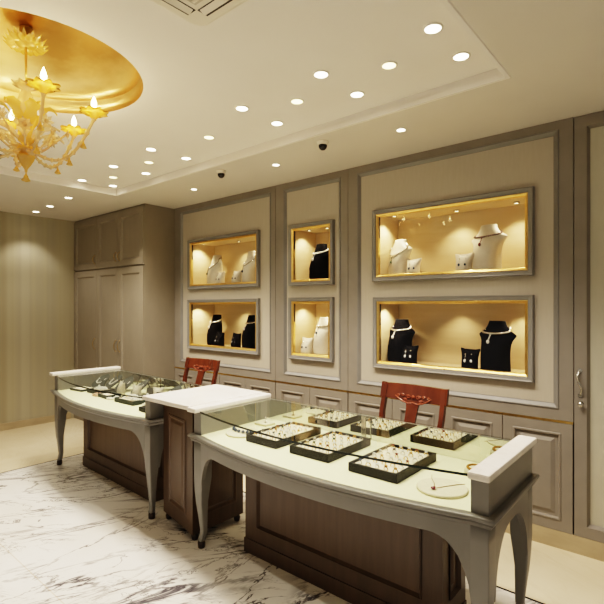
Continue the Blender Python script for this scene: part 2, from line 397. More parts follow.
low_cupboard(-2.238, -.580, 4, 'low grey cupboard with raised panel doors behind the near counter, at the right')
low_cupboard(-3.075, -2.244, 2, 'low grey two door cupboard below the narrow panel with small display cases')
low_cupboard(-4.715, -3.081, 4, 'low grey cupboard with raised panel doors behind the far counter, beside the tall cupboard')

# tall cupboard in the corner
CY = 2.842
t = thing('tall_cupboard', 'tall taupe corner cupboard with three lower and three upper doors reaching the ceiling', 'cupboard', (-5.57, CY, 0))
def lc(o): o.location = (5.57, -CY, 0); return o
b = MB(); b.box(WX + .002, -4.722, CY + .022, WY + .02, 0, H - .002); lc(b.build('carcass', CAB, t))
def pull(x, z0, z1, parent):
    h = MB(); pts = []; tp = []
    for i in range(9):
        s = i / 8; pts.append((x, CY - .004 - .026 * sin(s * pi) ** .6, z0 + (z1 - z0) * s)); tp.append(.004 + .003 * math.exp(-((s - .5) / .15) ** 2))
    h.tube(pts, .005, 8, False, tp); h.ball((x, CY - .004, z0), .008); h.ball((x, CY - .004, z1), .008)
    return h.build('handle', BRASS, parent)
xs = [WX + .01, -5.80, -5.27, -4.722]
for i in range(3):
    for z0, z1, hz in ((.11, 1.965, (.97, 1.10)), (1.985, H - .03, (2.05, 2.15))):
        b = MB(); b.rect_rings(xs[i] + .003, xs[i + 1] - .003, z0, z1, [(0, -.022), (0, 0), (.072, 0), (.078, -.004), (.09, -.014), (.12, -.014)], CY, True)
        dd = lc(b.build('door', CAB, t))
        hx = xs[i + 1] - .045 if i < 2 else xs[i] + .04
        hd = pull(hx, hz[0], hz[1], dd)
b = MB(); b.box(WX + .002, -4.722, CY + .004, CY + .02, 0, .105); lc(b.build('plinth', CAB, t))

# ------------------------------------------------------------------ display cases in the wall
def niche(f, label, lamps):
    x0, x1, z0, z1 = f; cx, cz = (x0 + x1) / 2, z0
    t = thing('display_case', label, 'display case', (cx, PY, cz), 0, 'display cases in the wall')
    def lo(o): o.location = (-cx, -PY, -cz); return o
    b = MB(); b.rect_rings(x0, x1, z0, z1, [(0, -.014), (0, .018), (.005, .024), (.014, .020), (.030, .018), (.034, .012)], PY, False); lo(b.build('frame', GREYL, t))
    g = MB(); g.rect_rings(x0 + .034, x1 - .034, z0 + .034, z1 - .034, [(0, .013), (.004, .016), (.016, .010), (.020, .004), (.021, -.02)], PY, False); lo(g.build('gold_trim', GOLD, t))
    i = .034; X0, X1, Z0, Z1 = x0 + i, x1 - i, z0 + i, z1 - i; Y0, Y1 = PY - .004, PY + .35
    l = MB()
    l.add([(X0, Y0, Z0), (X1, Y0, Z0), (X1, Y1, Z0), (X0, Y1, Z0), (X0, Y0, Z1), (X1, Y0, Z1), (X1, Y1, Z1), (X0, Y1, Z1)],
          [(0, 1, 2, 3), (4, 7, 6, 5), (1, 5, 6, 2), (2, 6, 7, 3), (3, 7, 4, 0)]); lo(l.build('lining', LIN, t))
    p = MB(); p.box(X0 + .008, X1 - .008, PY - .006, PY - .002, Z0 + .008, Z1 - .008); lo(p.build('glass_pane', GLASSN, t))
    h = MB(); h.bbox(X0 + .010, X0 + .022, PY + .002, PY + .02, Z1 - .19, Z1 - .02, .002); lo(h.build('hinge', DARK, t))
    k = MB(); k.lathe([(.006, 0), (.008, .004), (.001, .010)], (0, 0, 0), 10); k.v = [(cx + x, PY - .012 - z, z0 + .04 + y) for x, y, z in k.v]; lo(k.build('lock_knob', GOLD, t))
    for q, (lx, ly, e, tx, ty) in enumerate(lamps):
        c = MB(); c.lathe([(.020, 0), (.020, -.012), (.014, -.012), (.014, -.006)], (lx, PY + ly, Z1), 14, True, False); lamp = lo(c.build('spotlight', STEEL, t))
        e_ = MB(); e_.cyl((lx, PY + ly, Z1 - .010), .013, 0, .003, 12); e_.build('spotlight_lens', NICHEL, lamp)
        L = bpy.data.lights.new('case_spot', 'SPOT'); L.energy = e; L.spot_size = radians(112); L.spot_blend = .7; L.color = (1, .81, .53); L.shadow_soft_size = .012
        lo_ = bpy.data.objects.new('case_spot', L); C.objects.link(lo_); lo_.location = (lx, PY + ly, Z1 - .015)
        lo_.rotation_euler = (Vector((tx, PY + ty, Z0)) - Vector((lx, PY + ly, Z1))).to_track_quat('-Z', 'Y').to_euler()
    return t
NE = 9
niche(FA, 'wide upper wall display case with two ivory busts, upper right of the wall', [(-1.86, .10, NE, -1.95, .12), (-1.40, .23, NE * .8, -1.40, .2), (-.97, .23, NE * .8, -.97, .2)])
niche(FB, 'wide lower wall display case with two black busts above the red chair at the right', [(-1.86, .10, NE, -1.95, .12), (-1.40, .23, NE * .4, -1.40, .2), (-.95, .23, NE * .7, -.92, .2)])
niche(FC, 'upper wall display case with ivory busts nearest the tall cupboard', [(-4.30, .10, NE, -4.40, .12), (-3.85, .23, NE * .6, -3.85, .2), (-3.5, .23, NE * .6, -3.5, .2)])
niche(FD, 'lower wall display case with black busts nearest the tall cupboard', [(-4.30, .10, NE, -4.40, .12), (-3.85, .23, NE * .6, -3.85, .2), (-3.5, .23, NE * .5, -3.5, .2)])
niche(FE, 'small upper wall display case with one black bust in the narrow panel', [(-2.76, .12, NE * .8, -2.84, .2), (-2.55, .12, NE * .5, -2.55, .2)])
niche(FF, 'small lower wall display case with one ivory bust in the narrow panel', [(-2.76, .12, NE * .8, -2.84, .2), (-2.55, .12, NE * .5, -2.55, .2)])

# ------------------------------------------------------------------ busts, necklaces, earrings
SEC = [(0, .100, -.105, .05, 2.6), (.06, .096, -.113, .05, 2.6), (.13, .097, -.112, .05, 2.5), (.18, .106, -.100, .05, 2.2), (.215, .125, -.086, .05, 1.8),
       (.240, .152, -.072, .048, 1.4), (.252, .160, -.066, .046, 1.3), (.264, .146, -.062, .046, 1.4), (.278, .118, -.058, .046, 1.6), (.294, .094, -.054, .045, 1.8), (.312, .076, -.050, .045, 2), (.332, .065, -.045, .046, 2), (.350, .060, -.042, .048, 2)]
def secat(z):
    for a, b_ in zip(SEC, SEC[1:]):
        if z <= b_[0]:
            t = (z - a[0]) / (b_[0] - a[0]); return tuple(p + (q - p) * t for p, q in zip(a, b_))
    return SEC[-1]
def surf(z, a, off=0.0, s=1.0):
    _, hw, yf, yb, e = secat(z); ca, sa = cos(a), sin(a)
    x = (hw + off) * math.copysign(abs(ca) ** (2 / e), ca); yy = (yb + off if sa > 0 else -(yf - off)) * math.copysign(abs(sa) ** (2 / e), sa)
    return (x * s, yy * s, z * s)
def bust_mesh(s):
    b = MB(); n = 40
    zs = []
    for a, c in zip(SEC, SEC[1:]): zs += [a[0] + (c[0] - a[0]) * k / 2 for k in range(2)]
    zs.append(SEC[-1][0])
    b.loft([[surf(z, 2 * pi * i / n, 0, s) for i in range(n)] for z in zs]); return b
def bust(x, y, z, m, label, s=1.0, rz=0.0):
    t = thing('necklace_bust', label, 'display bust', (x, y, z), rz, 'necklace display busts')
    bust_mesh(s).build('torso', m, t)
    b = MB(); b.poly([(.098 * s * cos(2 * pi * i / 20), (-.027 + .072 * sin(2 * pi * i / 20)) * s) for i in range(20)], -.001, .006); b.build('base', m, t)
    return t
def necklace(x, y, z, label, s=1.0, style='collar', rz=0.0, m=SILV, gem=0):
    t = thing('necklace', label, 'necklace', (x, y, z), rz, 'necklaces on the busts')
    n = 56; b = MB(); pts = []
    for i in range(n):
        a = 2 * pi * i / n - pi / 2; fr = (1 + cos(a + pi / 2)) / 2            # 1 at the front
        if style == 'vee': zz = .318 - .125 * fr ** 3.2
        elif style == 'long': zz = .315 - .17 * fr ** 4
        else: zz = .312 - .050 * fr
        pts.append(surf(zz, a, .004, s))
    if style == 'vee': b.tube(pts, .0035 * s, 6, True)
    for i, p in enumerate(pts):
        fr = (1 + cos(2 * pi * i / n)) / 2
        b.ball(p, (.0075 if style == 'collar' else .0048 + .003 * fr) * s, 8)
    b.build('strand', m, t)
    f = min(pts, key=lambda p: p[1] if style != 'x' else p[2]); f = pts[0]
    q = MB()
    def at(dz): 
        zz = f[2] / s - dz; return surf(zz, -pi / 2, .007, s)
    for k in range(3): q.ball(at(.012 + .012 * k), .005 * s, 8)
    q.ball(at(.056), .0105 * s, 10, 1.35); q.build('pendant', GEMS[gem] if gem else PEARL, t)
    return t
SS = [(0, .058, -.058, .03), (.045, .056, -.060, .03), (.085, .058, -.050, .03), (.108, .066, -.034, .028), (.126, .078, -.016, .024), (.134, .076, -.008, .02), (.128, .046, -.010, .018)]
def ear_stand(x, y, z, m, label, s=1.0, rz=0.0):
    b = MB(); n = 32; rings = []
    for zz, hw, yf, yb in SS:
        r = []
        for i in range(n):
            a = 2 * pi * i / n; ca, sa = cos(a), sin(a)
            r.append((hw * s * math.copysign(abs(ca) ** .8, ca), (yb if sa > 0 else -yf) * s * math.copysign(abs(sa) ** .8, sa), (zz + (.0 if zz < .1 else .020 * abs(ca) ** 1.6 * min(1, (zz - .1) / .025))) * s))
        rings.append(r)
    b.loft(rings); o = b.build('earring_stand', m)
    o.location = (x, y, z); o.rotation_euler = (0, 0, rz or radians(-14))
    return tag(o, label, 'earring stand', 'small earring stands')
def earring_mesh(s, gem):
    t = thing('earring', 'x', 'earring', (0, 0, 0), 0, 'earrings on the small stands')
    b = MB(); b.ball((0, 0, 0), .0055 * s, 8); b.tube([(0, 0, 0), (0, -.004, -.018 * s), (0, -.010, -.034 * s)], .0022 * s, 6); b.build('stud', SILV, t)
    q = MB(); q.ball((0, -.0125, -.046 * s), .010 * s, 10, 1.25); q.build('drop', gem, t); return t
def earrings(x, y, z, s, gem, where, rz=0.0):
    e = earring_mesh(s, gem); e.location = (x - .022 * s, y - .036 * s, z + .112 * s); e['label'] = 'left drop earring on ' + where
    dup(e, (x + .022 * s, y - .036 * s, z + .112 * s), None, 'right drop earring on ' + where)

ZA, ZB, ZC, ZD, ZE, ZF = FA[2] + .036, FB[2] + .036, FC[2] + .036, FD[2] + .036, FE[2] + .036, FF[2] + .036
def setbust(x, y, z, m, lab, nlab, s, style, gem, rz=0, nm=SILV):
    rz = radians(-22)
    bust(x, y, z, m, lab, s, rz); necklace(x, y, z, nlab, s, style, rz, nm, gem)
setbust(-1.850, 3.44, ZA, WHB, 'ivory necklace bust at the left of the wide upper display case', 'chain necklace with dark oval pendant on the left ivory bust of the wide upper case', .88, 'vee', 3)
ear_stand(-1.700, 3.375, ZA, WHB, 'small ivory earring stand beside the left bust of the wide upper case', .92); earrings(-1.700, 3.375, ZA, .92, GEMS[2], 'left ivory stand of the wide upper case')
setbust(-1.150, 3.45, ZA, WHB, 'tall ivory necklace bust at the right of the wide upper display case', 'heavy violet beaded necklace on the tall right ivory bust of the wide upper case', 1.0, 'collar', 1, 0, mat('violet_bead', (.20, .13, .14), .2, .5))
ear_stand(-1.300, 3.375, ZA, WHB, 'small ivory earring stand left of the tall bust in the wide upper case', 1.0); earrings(-1.300, 3.375, ZA, 1.0, GEMS[2], 'right ivory stand of the wide upper case')
setbust(-1.835, 3.43, ZB, VEL, 'black velvet bust at the left of the wide lower display case', 'silver collar necklace on the left black bust of the wide lower case', 1.0, 'collar', 0)
ear_stand(-1.715, 3.345, ZB, VEL, 'small black earring stand beside the left bust of the wide lower case', 1.0); earrings(-1.715, 3.345, ZB, 1.0, PEARL, 'left black stand of the wide lower case')
setbust(-1.085, 3.43, ZB, VEL, 'black velvet bust at the right of the wide lower display case', 'silver collar necklace with pearl drop on the right black bust of the wide lower case', 1.0, 'collar', 0)
ear_stand(-1.245, 3.345, ZB, VEL, 'small black earring stand left of the right bust in the wide lower case', 1.0); earrings(-1.245, 3.345, ZB, 1.0, PEARL, 'right black stand of the wide lower case')
setbust(-4.170, 3.44, ZC, WHB, 'ivory bust at the left of the upper case near the tall cupboard', 'silver necklace on the left ivory bust near the tall cupboard', 1.0, 'vee', 3, 0, STEEL)
ear_stand(-4.010, 3.365, ZC, WHB, 'small ivory earring stand beside the left bust near the tall cupboard', 1.0); earrings(-4.010, 3.365, ZC, 1.0, GEMS[2], 'the left small ivory stand near the tall cupboard')
ear_stand(-3.745, 3.365, ZC, WHB, 'small ivory earring stand left of the right bust near the tall cupboard', 1.0); earrings(-3.745, 3.365, ZC, 1.0, GEMS[2], 'the right small ivory stand near the tall cupboard')
setbust(-3.590, 3.44, ZC, WHB, 'ivory bust at the right of the upper case near the tall cupboard', 'dark stone necklace on the right ivory bust near the tall cupboard', 1.0, 'vee', 2, 0, STEEL)
setbust(-4.170, 3.44, ZD, VEL, 'black bust at the left of the lower case near the tall cupboard', 'silver collar necklace on the left black bust near the tall cupboard', 1.0, 'collar', 0)
ear_stand(-4.005, 3.35, ZD, VEL, 'small black earring stand beside the left black bust near the tall cupboard', 1.05); earrings(-4.005, 3.35, ZD, 1.0, PEARL, 'the left small black stand near the tall cupboard')
ear_stand(-3.735, 3.35, ZD, VEL, 'small black earring stand left of the right black bust near the tall cupboard', 1.05); earrings(-3.735, 3.35, ZD, 1.0, PEARL, 'the right small black stand near the tall cupboard')
setbust(-3.590, 3.44, ZD, VEL, 'black bust at the right of the lower case near the tall cupboard', 'silver collar necklace on the right black bust near the tall cupboard', 1.0, 'collar', 0)
setbust(-2.660, 3.43, ZE, VEL, 'black bust alone in the small upper display case', 'thick pearl necklace on the black bust of the small upper case', 1.0, 'collar', 0, 0, PEARL)
setbust(-2.625, 3.44, ZF, WHB, 'ivory bust in the small lower display case', 'silver necklace on the ivory bust of the small lower case', 1.0, 'collar', 2, 0, STEEL)
ear_stand(-2.770, 3.36, ZF, WHB, 'small ivory earring stand in the small lower display case', 1.05); earrings(-2.770, 3.36, ZF, 1.05, GEMS[2], 'the ivory stand of the small lower case')

# ------------------------------------------------------------------ counters
W2 = .9025; DEP = .61
WB = W2 - .075
def bow(x): u = min(1, abs(x) / WB); return .105 * (1 - u * u)
ZL, ZT = .705, .850            # case floor, underside of caps
def curved_strip(off0, off1, z0, z1, xa=-W2, xb=W2, n=48, zbot=None, zb2=None):
    """solid following the bowed front between y=-bow-off0 (front) and y=-bow-off1 (back)"""
    b = MB(); rings = []
    for i in range(n + 1):
        x = xa + (xb - xa) * i / n; zz = zbot(x) if zbot else z0
        rings.append([(x, -bow(x) - off0, zz), (x, -bow(x) - off0, z1), (x, -bow(x) - off1, z1), (x, -bow(x) - off1, zz)])
    b.loft(rings, True, True, False); return b
def arch(x, half, zc, zl, r):
    d = half - abs(x)
    if d >= r: return zc
    t = 1 - max(d, 0) / r
    return zc - (zc - zl) * (1 - math.sqrt(max(0, 1 - t * t)))
def leg_mesh(sx, sy):
    b = MB(); rings = []
    for z, h, o in [(.69, .040, 0), (.60, .040, 0), (.50, .040, 0), (.43, .0395, .0005), (.36, .035, .003), (.28, .029, .004), (.20, .024, .000), (.11, .019, -.004), (.06, .0185, .002), (.045, .020, .006)]:
        cx, cy = o * sx, o * sy; k = h * .8
        ring = []
        for i in range(24):
            a = 2 * pi * i / 24 + pi / 24; c_, s_ = cos(a), sin(a); e = .10 if z > .42 else .10 + .34 * min(1, (.43 - z) / .25)
            ring.append((cx + h * math.copysign(abs(c_) ** e, c_), cy + h * math.copysign(abs(s_) ** e, s_), z))
        rings.append(ring)
    b.loft(rings); f = MB()
    f.lathe([(.018, 0), (.023, .004), (.024, .03), (.0215, .046)], (.006 * sx, .006 * sy, 0), 16)
    return b, f
def framed_box(b, x0, x1, y0, y1, z0, z1): b.box(x0, x1, y0, y1, z0, z1)
def face_panel(x0, x1, z0, z1, prof, M, cap=True):
    b = MB(); b.rect_rings(x0, x1, z0, z1, prof, 0, cap); return b.xf(M)
def counter(label, loc, rz, w=.9025, base=(-.6275, .64), right_cap=True):
    global W2, WB
    W2 = w; WB = w - .075
    t = thing('display_counter', label, 'display counter', loc, rz, 'glass topped jewellery counters')
    # legs
    for sx in (-1, 1):
        for sy in (-1, 1):
            lb, fb = leg_mesh(sx, sy); cx = sx * (W2 - .042); cy = .042 if sy < 0 else DEP - .042
            T = Matrix.Translation((cx, cy, 0)); l = lb.xf(T).build('leg', GREYL, t); s = fb.xf(T).build('foot_cap', SOCK, l); s['label'] = 'dark metal foot cap'
    # aprons with arched lower edges
    curved_strip(-.0025, -.030, .60, .690, -W2 + .070, W2 - .070, 72, lambda x: arch(x, W2 - .082, .605, .40, .15)).build('front_apron', GREYL, t)
    for sx in (-1, 1):
        b = MB(); rings = []; n = 40
        for i in range(n + 1):
            y = .070 + (DEP - .140) * i / n; zz = arch(y - DEP / 2, DEP / 2 - .082, .605, .36, .19)
            rings.append([(sx * (W2 - .0025), y, zz), (sx * (W2 - .0025), y, .69), (sx * (W2 - .03), y, .69), (sx * (W2 - .03), y, zz)])
        b.loft(rings, True, True, False); b.build('side_apron', GREYL, t)
    b = MB(); b.box(-W2 + .03, W2 - .03, DEP - .03, DEP - .004, .60, .69); b.build('rear_apron', GREYL, t)
    # moulded ledge all round
    def outline(o, z):
        P = [((W2 + o) * (-1 + 2 * i / 48), -bow(W2 * (-1 + 2 * i / 48)) - o, z) for i in range(49)]
        return P + [(W2 + o, DEP + o * .4, z), (-W2 - o, DEP + o * .4, z)]
    b = MB(); b.loft([outline(o, z) for o, z in ((-.045, .690), (-.001, .668), (.008, .668), (.012, .680), (.017, .684), (.014, .690), (.021, .692), (.025, .697), (.025, .706), (.020, .7115), (-.045, .7115))], False, False, False)
    b.sm = [k // 51 in (2, 3, 6, 7, 8) for k in range(len(b.sm))]
    b.build('ledge_moulding', GREYL, t)
    # case floor
    b = MB(); rings = []
    for i in range(49):
        x = -W2 + .02 + (2 * W2 - .04) * i / 48; rings.append([(x, -bow(x) + .008, ZL + .0075), (x, DEP - .02, ZL + .0075), (x, DEP - .02, ZL - .004), (x, -bow(x) + .008, ZL - .004)])
    b.loft(rings, True, True, False); b.build('display_floor', CREAM, t)
    # end panels and caps
    for sx in (-1, 1):
        b = MB(); x0, x1 = sorted((sx * (W2 - .072), sx * (W2 - .002))); b.bbox(x0, x1, .004, DEP - .002, .710, ZT, .003); b.build('end_panel', GREYL, t)
        if sx > 0 and not right_cap: continue
        b = MB(); x0, x1 = sorted((sx * (W2 - .070), sx * (W2 + .014))); b.bbox(x0, x1, -.040, DEP + .018, ZT + .001, ZT + .031, .009); b.build('marble_cap', SLAB, t)
    # glass
    xa, xb = -W2 + .0695, W2 - .0695
    b = MB(); rings = []
    for i in range(41):
        x = xa + (xb - xa) * i / 40; rings.append([(x, -bow(x), ZT + .008), (x, DEP - .005, ZT + .008), (x, DEP - .005, ZT), (x, -bow(x), ZT)])
    b.loft(rings, False, False, False); g = b.build('glass_top', GLASS, t)
    e = MB()
    rings = []
    for i in range(41):
        x = xa + (xb - xa) * i / 40; rings.append([(x, -bow(x) - .002, ZT - .001), (x, -bow(x) - .002, ZT + .009), (x, -bow(x) + .0005, ZT + .009), (x, -bow(x) + .0005, ZT - .001)])
    e.loft(rings, True, True, False); q = e.build('glass_edge', GEDGE, g); q['label'] = 'dark front edge of the glass top'
    b = MB()
    for i in range(40):
        xA = xa + (xb - xa) * i / 40; xB = xa + (xb - xa) * (i + 1) / 40
        b.add([(xA, -bow(xA) + .004, .712), (xB, -bow(xB) + .004, .712), (xB, -bow(xB) + .004, ZT), (xA, -bow(xA) + .004, ZT)], [(0, 1, 2, 3)])
    b.build('front_glass', GLASS, t)
    # mirrored sliding back doors
    b = MB(); b.box(xa, .02, DEP - .026, DEP - .022, .712, ZT - .002); b.build('mirror_door', MIRROR, t)
    b = MB(); b.box(-.03, xb, DEP - .018, DEP - .014, .712, ZT - .002); b.build('mirror_door', MIRROR, t)
    b = MB(); b.bbox(-.040, -.012, DEP - .032, DEP - .026, .714, ZT - .003, .002); b.build('door_grip', STEEL, t)
    b = MB(); b.box(xa, xb, DEP - .013, DEP, .700, ZT - .001); b.build('back_board', GREYL, t)
    # brown plinth with sunk panels
    x0, x1 = base; y0, y1, z1 = .185, .45, .66
    bb = MB(); bb.box(x0 + .012, x1 - .012, y0 + .012, y1, .0, z1); p = bb.build('plinth_base', BROWN, t)
    prof = [(0, 0), (0, .012), (.004, .012)]
    f = MB()
    f.box(x0, x1, y0, y0 + .012, 0, .17); f.box(x0, x1, y0, y0 + .012, .605, z1)
    f.box(x0, x0 + .10, y0, y0 + .012, .17, .605); f.box(x1 - .10, x1, y0, y0 + .012, .17, .605)
    f.box(x0 - .006, x1 + .006, y0 - .006, y0 + .012, 0, .085)
    f.box(x1 - .012, x1, y0 + .0122, y1, 0, .17); f.box(x1 - .012, x1, y0 + .0122, y1, .605, z1); f.box(x1 - .012, x1, y0 + .0122, y0 + .07, .17, .605); f.box(x1 - .012, x1, y1 - .07, y1, .17, .605)
    f.box(x1 - .011, x1 + .006, y0 + .0125, y1, 0, .0845)
    f.box(x0, x0 + .012, y0 + .0122, y1, 0, z1)
    f.build('plinth_frame', BROWN, p)
    m_ = MB(); m_.rect_rings(x0 + .10, x1 - .10, .17, .605, [(0, .006), (.004, .008), (.016, -.010)], y0, False)
    M = Matrix.Translation((x1, 0, 0)) @ Matrix.Rotation(pi / 2, 4, 'Z')
    s_ = MB(); s_.rect_rings(y0 + .07, y1 - .07, .17, .605, [(0, .006), (.004, .008), (.016, -.010)], 0, False); s_.xf(M); m_.add(s_.v, s_.f)
    m_.build('plinth_moulding', BROWN, p)
    f = MB(); f.rect_rings(x0 + .115, x1 - .115, .185, .59, [(0, -.010), (.01, -.010)], y0, True)
    s_ = MB(); s_.rect_rings(y0 + .086, y1 - .086, .186, .589, [(0, -.0112), (.03, -.0112), (.042, -.002)], 0, True); s_.xf(M); f.add(s_.v, s_.f)
    f.build('plinth_panel', BROWNP, p)
    return t
NEAR = (-1.4975, 1.79, 0); FAR = (-3.800, 1.845, 0); FR = radians(-2.2)
counter('large glass topped jewellery counter with bowed grey front nearest the camera', NEAR, 0)
counter('glass topped jewellery counter with crowded trays near the striped wall', FAR, FR, .877, (-.66, .60), False)

# walnut pedestal with marble slab between the counters
t = thing('pedestal_cabinet', 'walnut pedestal cabinet with white marble slab between the two counters', 'cabinet', (-2.67, 1.87, 0))
def lp(o): o.location = (2.67, -1.87, 0); return o
fl, fr = (-2.898, 1.905), (-2.440, 1.815); br_, bl = (-2.440, 2.245), (-2.885, 2.30)
b = MB(); b.poly([fl, fr, br_, bl], .052, ZT - .002); body = lp(b.build('body', BROWN, t))
def side(p, q, z0, z1, ins):
    p, q = Vector((*p, 0)), Vector((*q, 0)); w = (q - p).length; ang = math.atan2(q.y - p.y, q.x - p.x)
    M = Matrix.Translation(p) @ Matrix.Rotation(ang, 4, 'Z')
    o = MB(); o.rect_rings(ins, w - ins, z0, z1, [(0, .0005), (.004, .008), (.014, .008), (.026, .001), (.034, .001), (.05, .009)], 0, True); return o.xf(M)
b = side(fl, fr, .15, .765, .10); s = side(fr, br_, .15, .765, .06); b.add(s.v, s.f); b.build('side_panel', BROWNP, body)
for (x, y) in ((-2.86, 1.925), (-2.475, 1.86), (-2.47, 2.215), (-2.85, 2.265)):
    b = MB(); b.lathe([(.014, 0), (.020, .006), (.024, .03), (.017, .042), (.026, .053)], (x, y, 0), 16); lp(b.build('foot', SOCK, t))
b = MB(); b.poly([(-2.965, 1.775), (-2.428, 1.775), (-2.428, 2.43), (-2.955, 2.43)], ZT + .001, ZT + .031)
bm = bmesh.new(); vs = [bm.verts.new(v) for v in b.v]
for f in b.f: bm.faces.new([vs[i] for i in f])
bmesh.ops.bevel(bm, geom=bm.edges[:], offset=.009, segments=2, profile=.6, affect='EDGES'); bm.verts.index_update()
b = MB(); b.add([v.co[:] for v in bm.verts], [tuple(v.index for v in f.verts) for f in bm.faces]); bm.free()
lp(b.build('marble_slab', SLAB, t))

# ------------------------------------------------------------------ jewellery trays
ZF0 = ZL + .0077
ORD = ['first', 'second', 'third', 'fourth', 'fifth', 'sixth', 'seventh']
RINGS = []
def ring_proto(gem, metal):
    t = thing('ring', 'x', 'ring', (0, 0, 0)); b = MB()
    b.tube([(.0105 * cos(2 * pi * i / 16), 0, .0105 * sin(2 * pi * i / 16)) for i in range(16)], .0024, 6, True); b.build('band', metal, t)
    q = MB(); q.lathe([(.001, -.004), (.0085, .002), (.008, .005), (.004, .007)], (0, 0, .012), 8); q.build('stone', gem, t); return t
rp = [ring_proto(GEMS[0], GJ), ring_proto(GEMS[1], GJ), ring_proto(GEMS[2], SILV), ring_proto(GEMS[3], GJ), ring_proto(GEMS[4], GJ), ring_proto(GEMS[0], SILV)]
used = set()
def place_ring(k, loc, rz, label, group):
    if k not in used:
        used.add(k); o = rp[k]; o.location = loc; o.rotation_euler = (0, 0, rz); o['label'] = label; o['group'] = group; return o
    return dup(rp[k], loc, rz, label, group)
KN = ['clear stone', 'dark red stone', 'dark blue stone', 'green stone', 'amber stone', 'bright silver']
def tray(cx, cy, w, d, label, rz=0.0, nx=0, ny=0, h=.042, z=ZF0, cat='jewellery tray', where='', m=TRAY):
    t = thing('jewellery_tray', label, cat, (cx, cy, z), rz, 'jewellery trays in the counters')
    b = MB(); b.bbox(-w / 2, w / 2, -d / 2, d / 2, 0, .010, .003)
    for x0, x1, y0, y1 in ((-w / 2, w / 2, -d / 2, -d / 2 + .012), (-w / 2, w / 2, d / 2 - .012, d / 2), (-w / 2, -w / 2 + .012, -d / 2 + .012, d / 2 - .012), (w / 2 - .012, w / 2, -d / 2 + .012, d / 2 - .012)):
        b.box(x0, x1, y0, y1, .004, h)
    b.build('tray_box', m, t)
    l = MB(); n = max(ny, 4); xs0, xs1, ys0, ys1 = -w / 2 + .0125, w / 2 - .0125, -d / 2 + .0125, d / 2 - .0125
    st = (ys1 - ys0) / n
    for i in range(n):          # padded rolls
        yc = ys0 + st * (i + .5); pr = [(yc + st * .5 * cos(a), h * .62 + .006 * sin(a)) for a in [pi * k / 6 for k in range(7)]]
        l.loft([[(x, y, zz) for y, zz in pr] + [(x, pr[-1][0], .010), (x, pr[0][0], .010)] for x in (xs0, xs1)], True, True, False)
    l.build('padded_liner', LINER, t)
    if nx:
        c_, s_ = cos(rz), sin(rz); sx = (xs1 - xs0) / nx
        for j in range(ny):
            for i in range(nx):
                lx = xs0 + sx * (i + .5) + random.uniform(-.004, .004); ly = ys0 + st * (j + .5); k = random.choice([0, 0, 1, 2, 3, 4, 5, 5])
                place_ring(k, (cx + lx * c_ - ly * s_, cy + lx * s_ + ly * c_, z + h * .62 + .006 + .0045), rz + random.uniform(-.4, .4),
                           '%s ring, %s from left in %s row of the %s' % (KN[k], ORD[i], ORD[j], where), 'rings in the ' + where)
    return t
tray(-1.902, 2.088, .242, .405, 'black ring tray at the left of the near counter', 0, 5, 6, where='left black tray')
tray(-1.550, 2.085, .262, .400, 'black ring tray in the middle of the near counter', 0, 5, 6, where='middle black tray')
tray(-1.150, 2.065, .262, .410, 'black ring tray at the right of the near counter', 0, 5, 6, where='right black tray')

def round_pad(x, y, r, label, h=.012):
    b = MB(); b.lathe([(r * .98, 0), (r, .003), (r, h - .004), (r * .96, h)], (0, 0, 0), 36); o = b.build('round_pad', PAD); o.location = (x, y, ZF0)
    return tag(o, label, 'display pad', 'round cream pads')
round_pad(-.843, 1.935, .108, 'round cream pad with a pendant necklace at the right of the near counter')
t = thing('pendant_necklace', 'fine chain with dark pendant lying on the round cream pad', 'necklace', (-.86, 1.93, ZF0 + .013))
b = MB(); pts = [(-.075, .105, .001), (-.055, .06, .001), (-.02, .01, .001), (-.002, -.035, .001), (.006, -.035, .001), (.03, .01, .001), (.06, .06, .001), (.085, .09, .001)]
b.tube(pts, .0014, 6); b.build('chain', mat('copper_chain', (.40, .25, .16), .3, 1), t)
b = MB(); b.ball((.002, -.050, .006), .011, 12, .6); b.build('pendant', GEMS[1], t)
b = MB(); b.ball((.002, -.036, .004), .005, 8); b.build('bail', GJ, t)
round_pad(-2.160, 1.985, .105, 'round cream pad with a dark stone necklace at the left of the near counter')
t = thing('stone_necklace', 'necklace of dark blue stones lying on the left round cream pad', 'necklace', (-2.165, 1.985, ZF0 + .013))
b = MB(); P = [(.080 * cos(a), .040 * sin(a) + .012, .008) for a in [radians(195 + 150 * i / 6) for i in range(7)]]
for p in P: b.ball(p, .0115, 10, .9)
b.build('dark_stones', GEMS[2], t)
b = MB(); b.tube([(.080 * cos(radians(195 + 150 * i / 24)), .040 * sin(radians(195 + 150 * i / 24)) + .012, .004) for i in range(25)], .002, 6); b.build('chain', SILV, t)
b = MB(); b.bbox(-.055, .055, -.045, .045, 0, .014, .004); o = b.build('reflection_pad', PAD); o.location = (-2.215, 2.235, ZF0); tag(o, 'flat cream pad added as a reflection behind the left round pad in the near counter', 'display pad')  # solid pad added where only a reflection of a pad shows
t = thing('ring_stand', 'small slim ring stand on the added flat cream pad in the near counter', 'ring stand', (-2.205, 2.235, ZF0 + .0145))
b = MB(); b.lathe([(.012, 0), (.012, .003), (.003, .006), (.0025, .035)], (0, 0, 0), 12); b.build('post', STEEL, t)
b = MB(); b.tube([(-.014, 0, .036), (.014, 0, .036)], .003, 8); b.build('arm', STEEL, t)
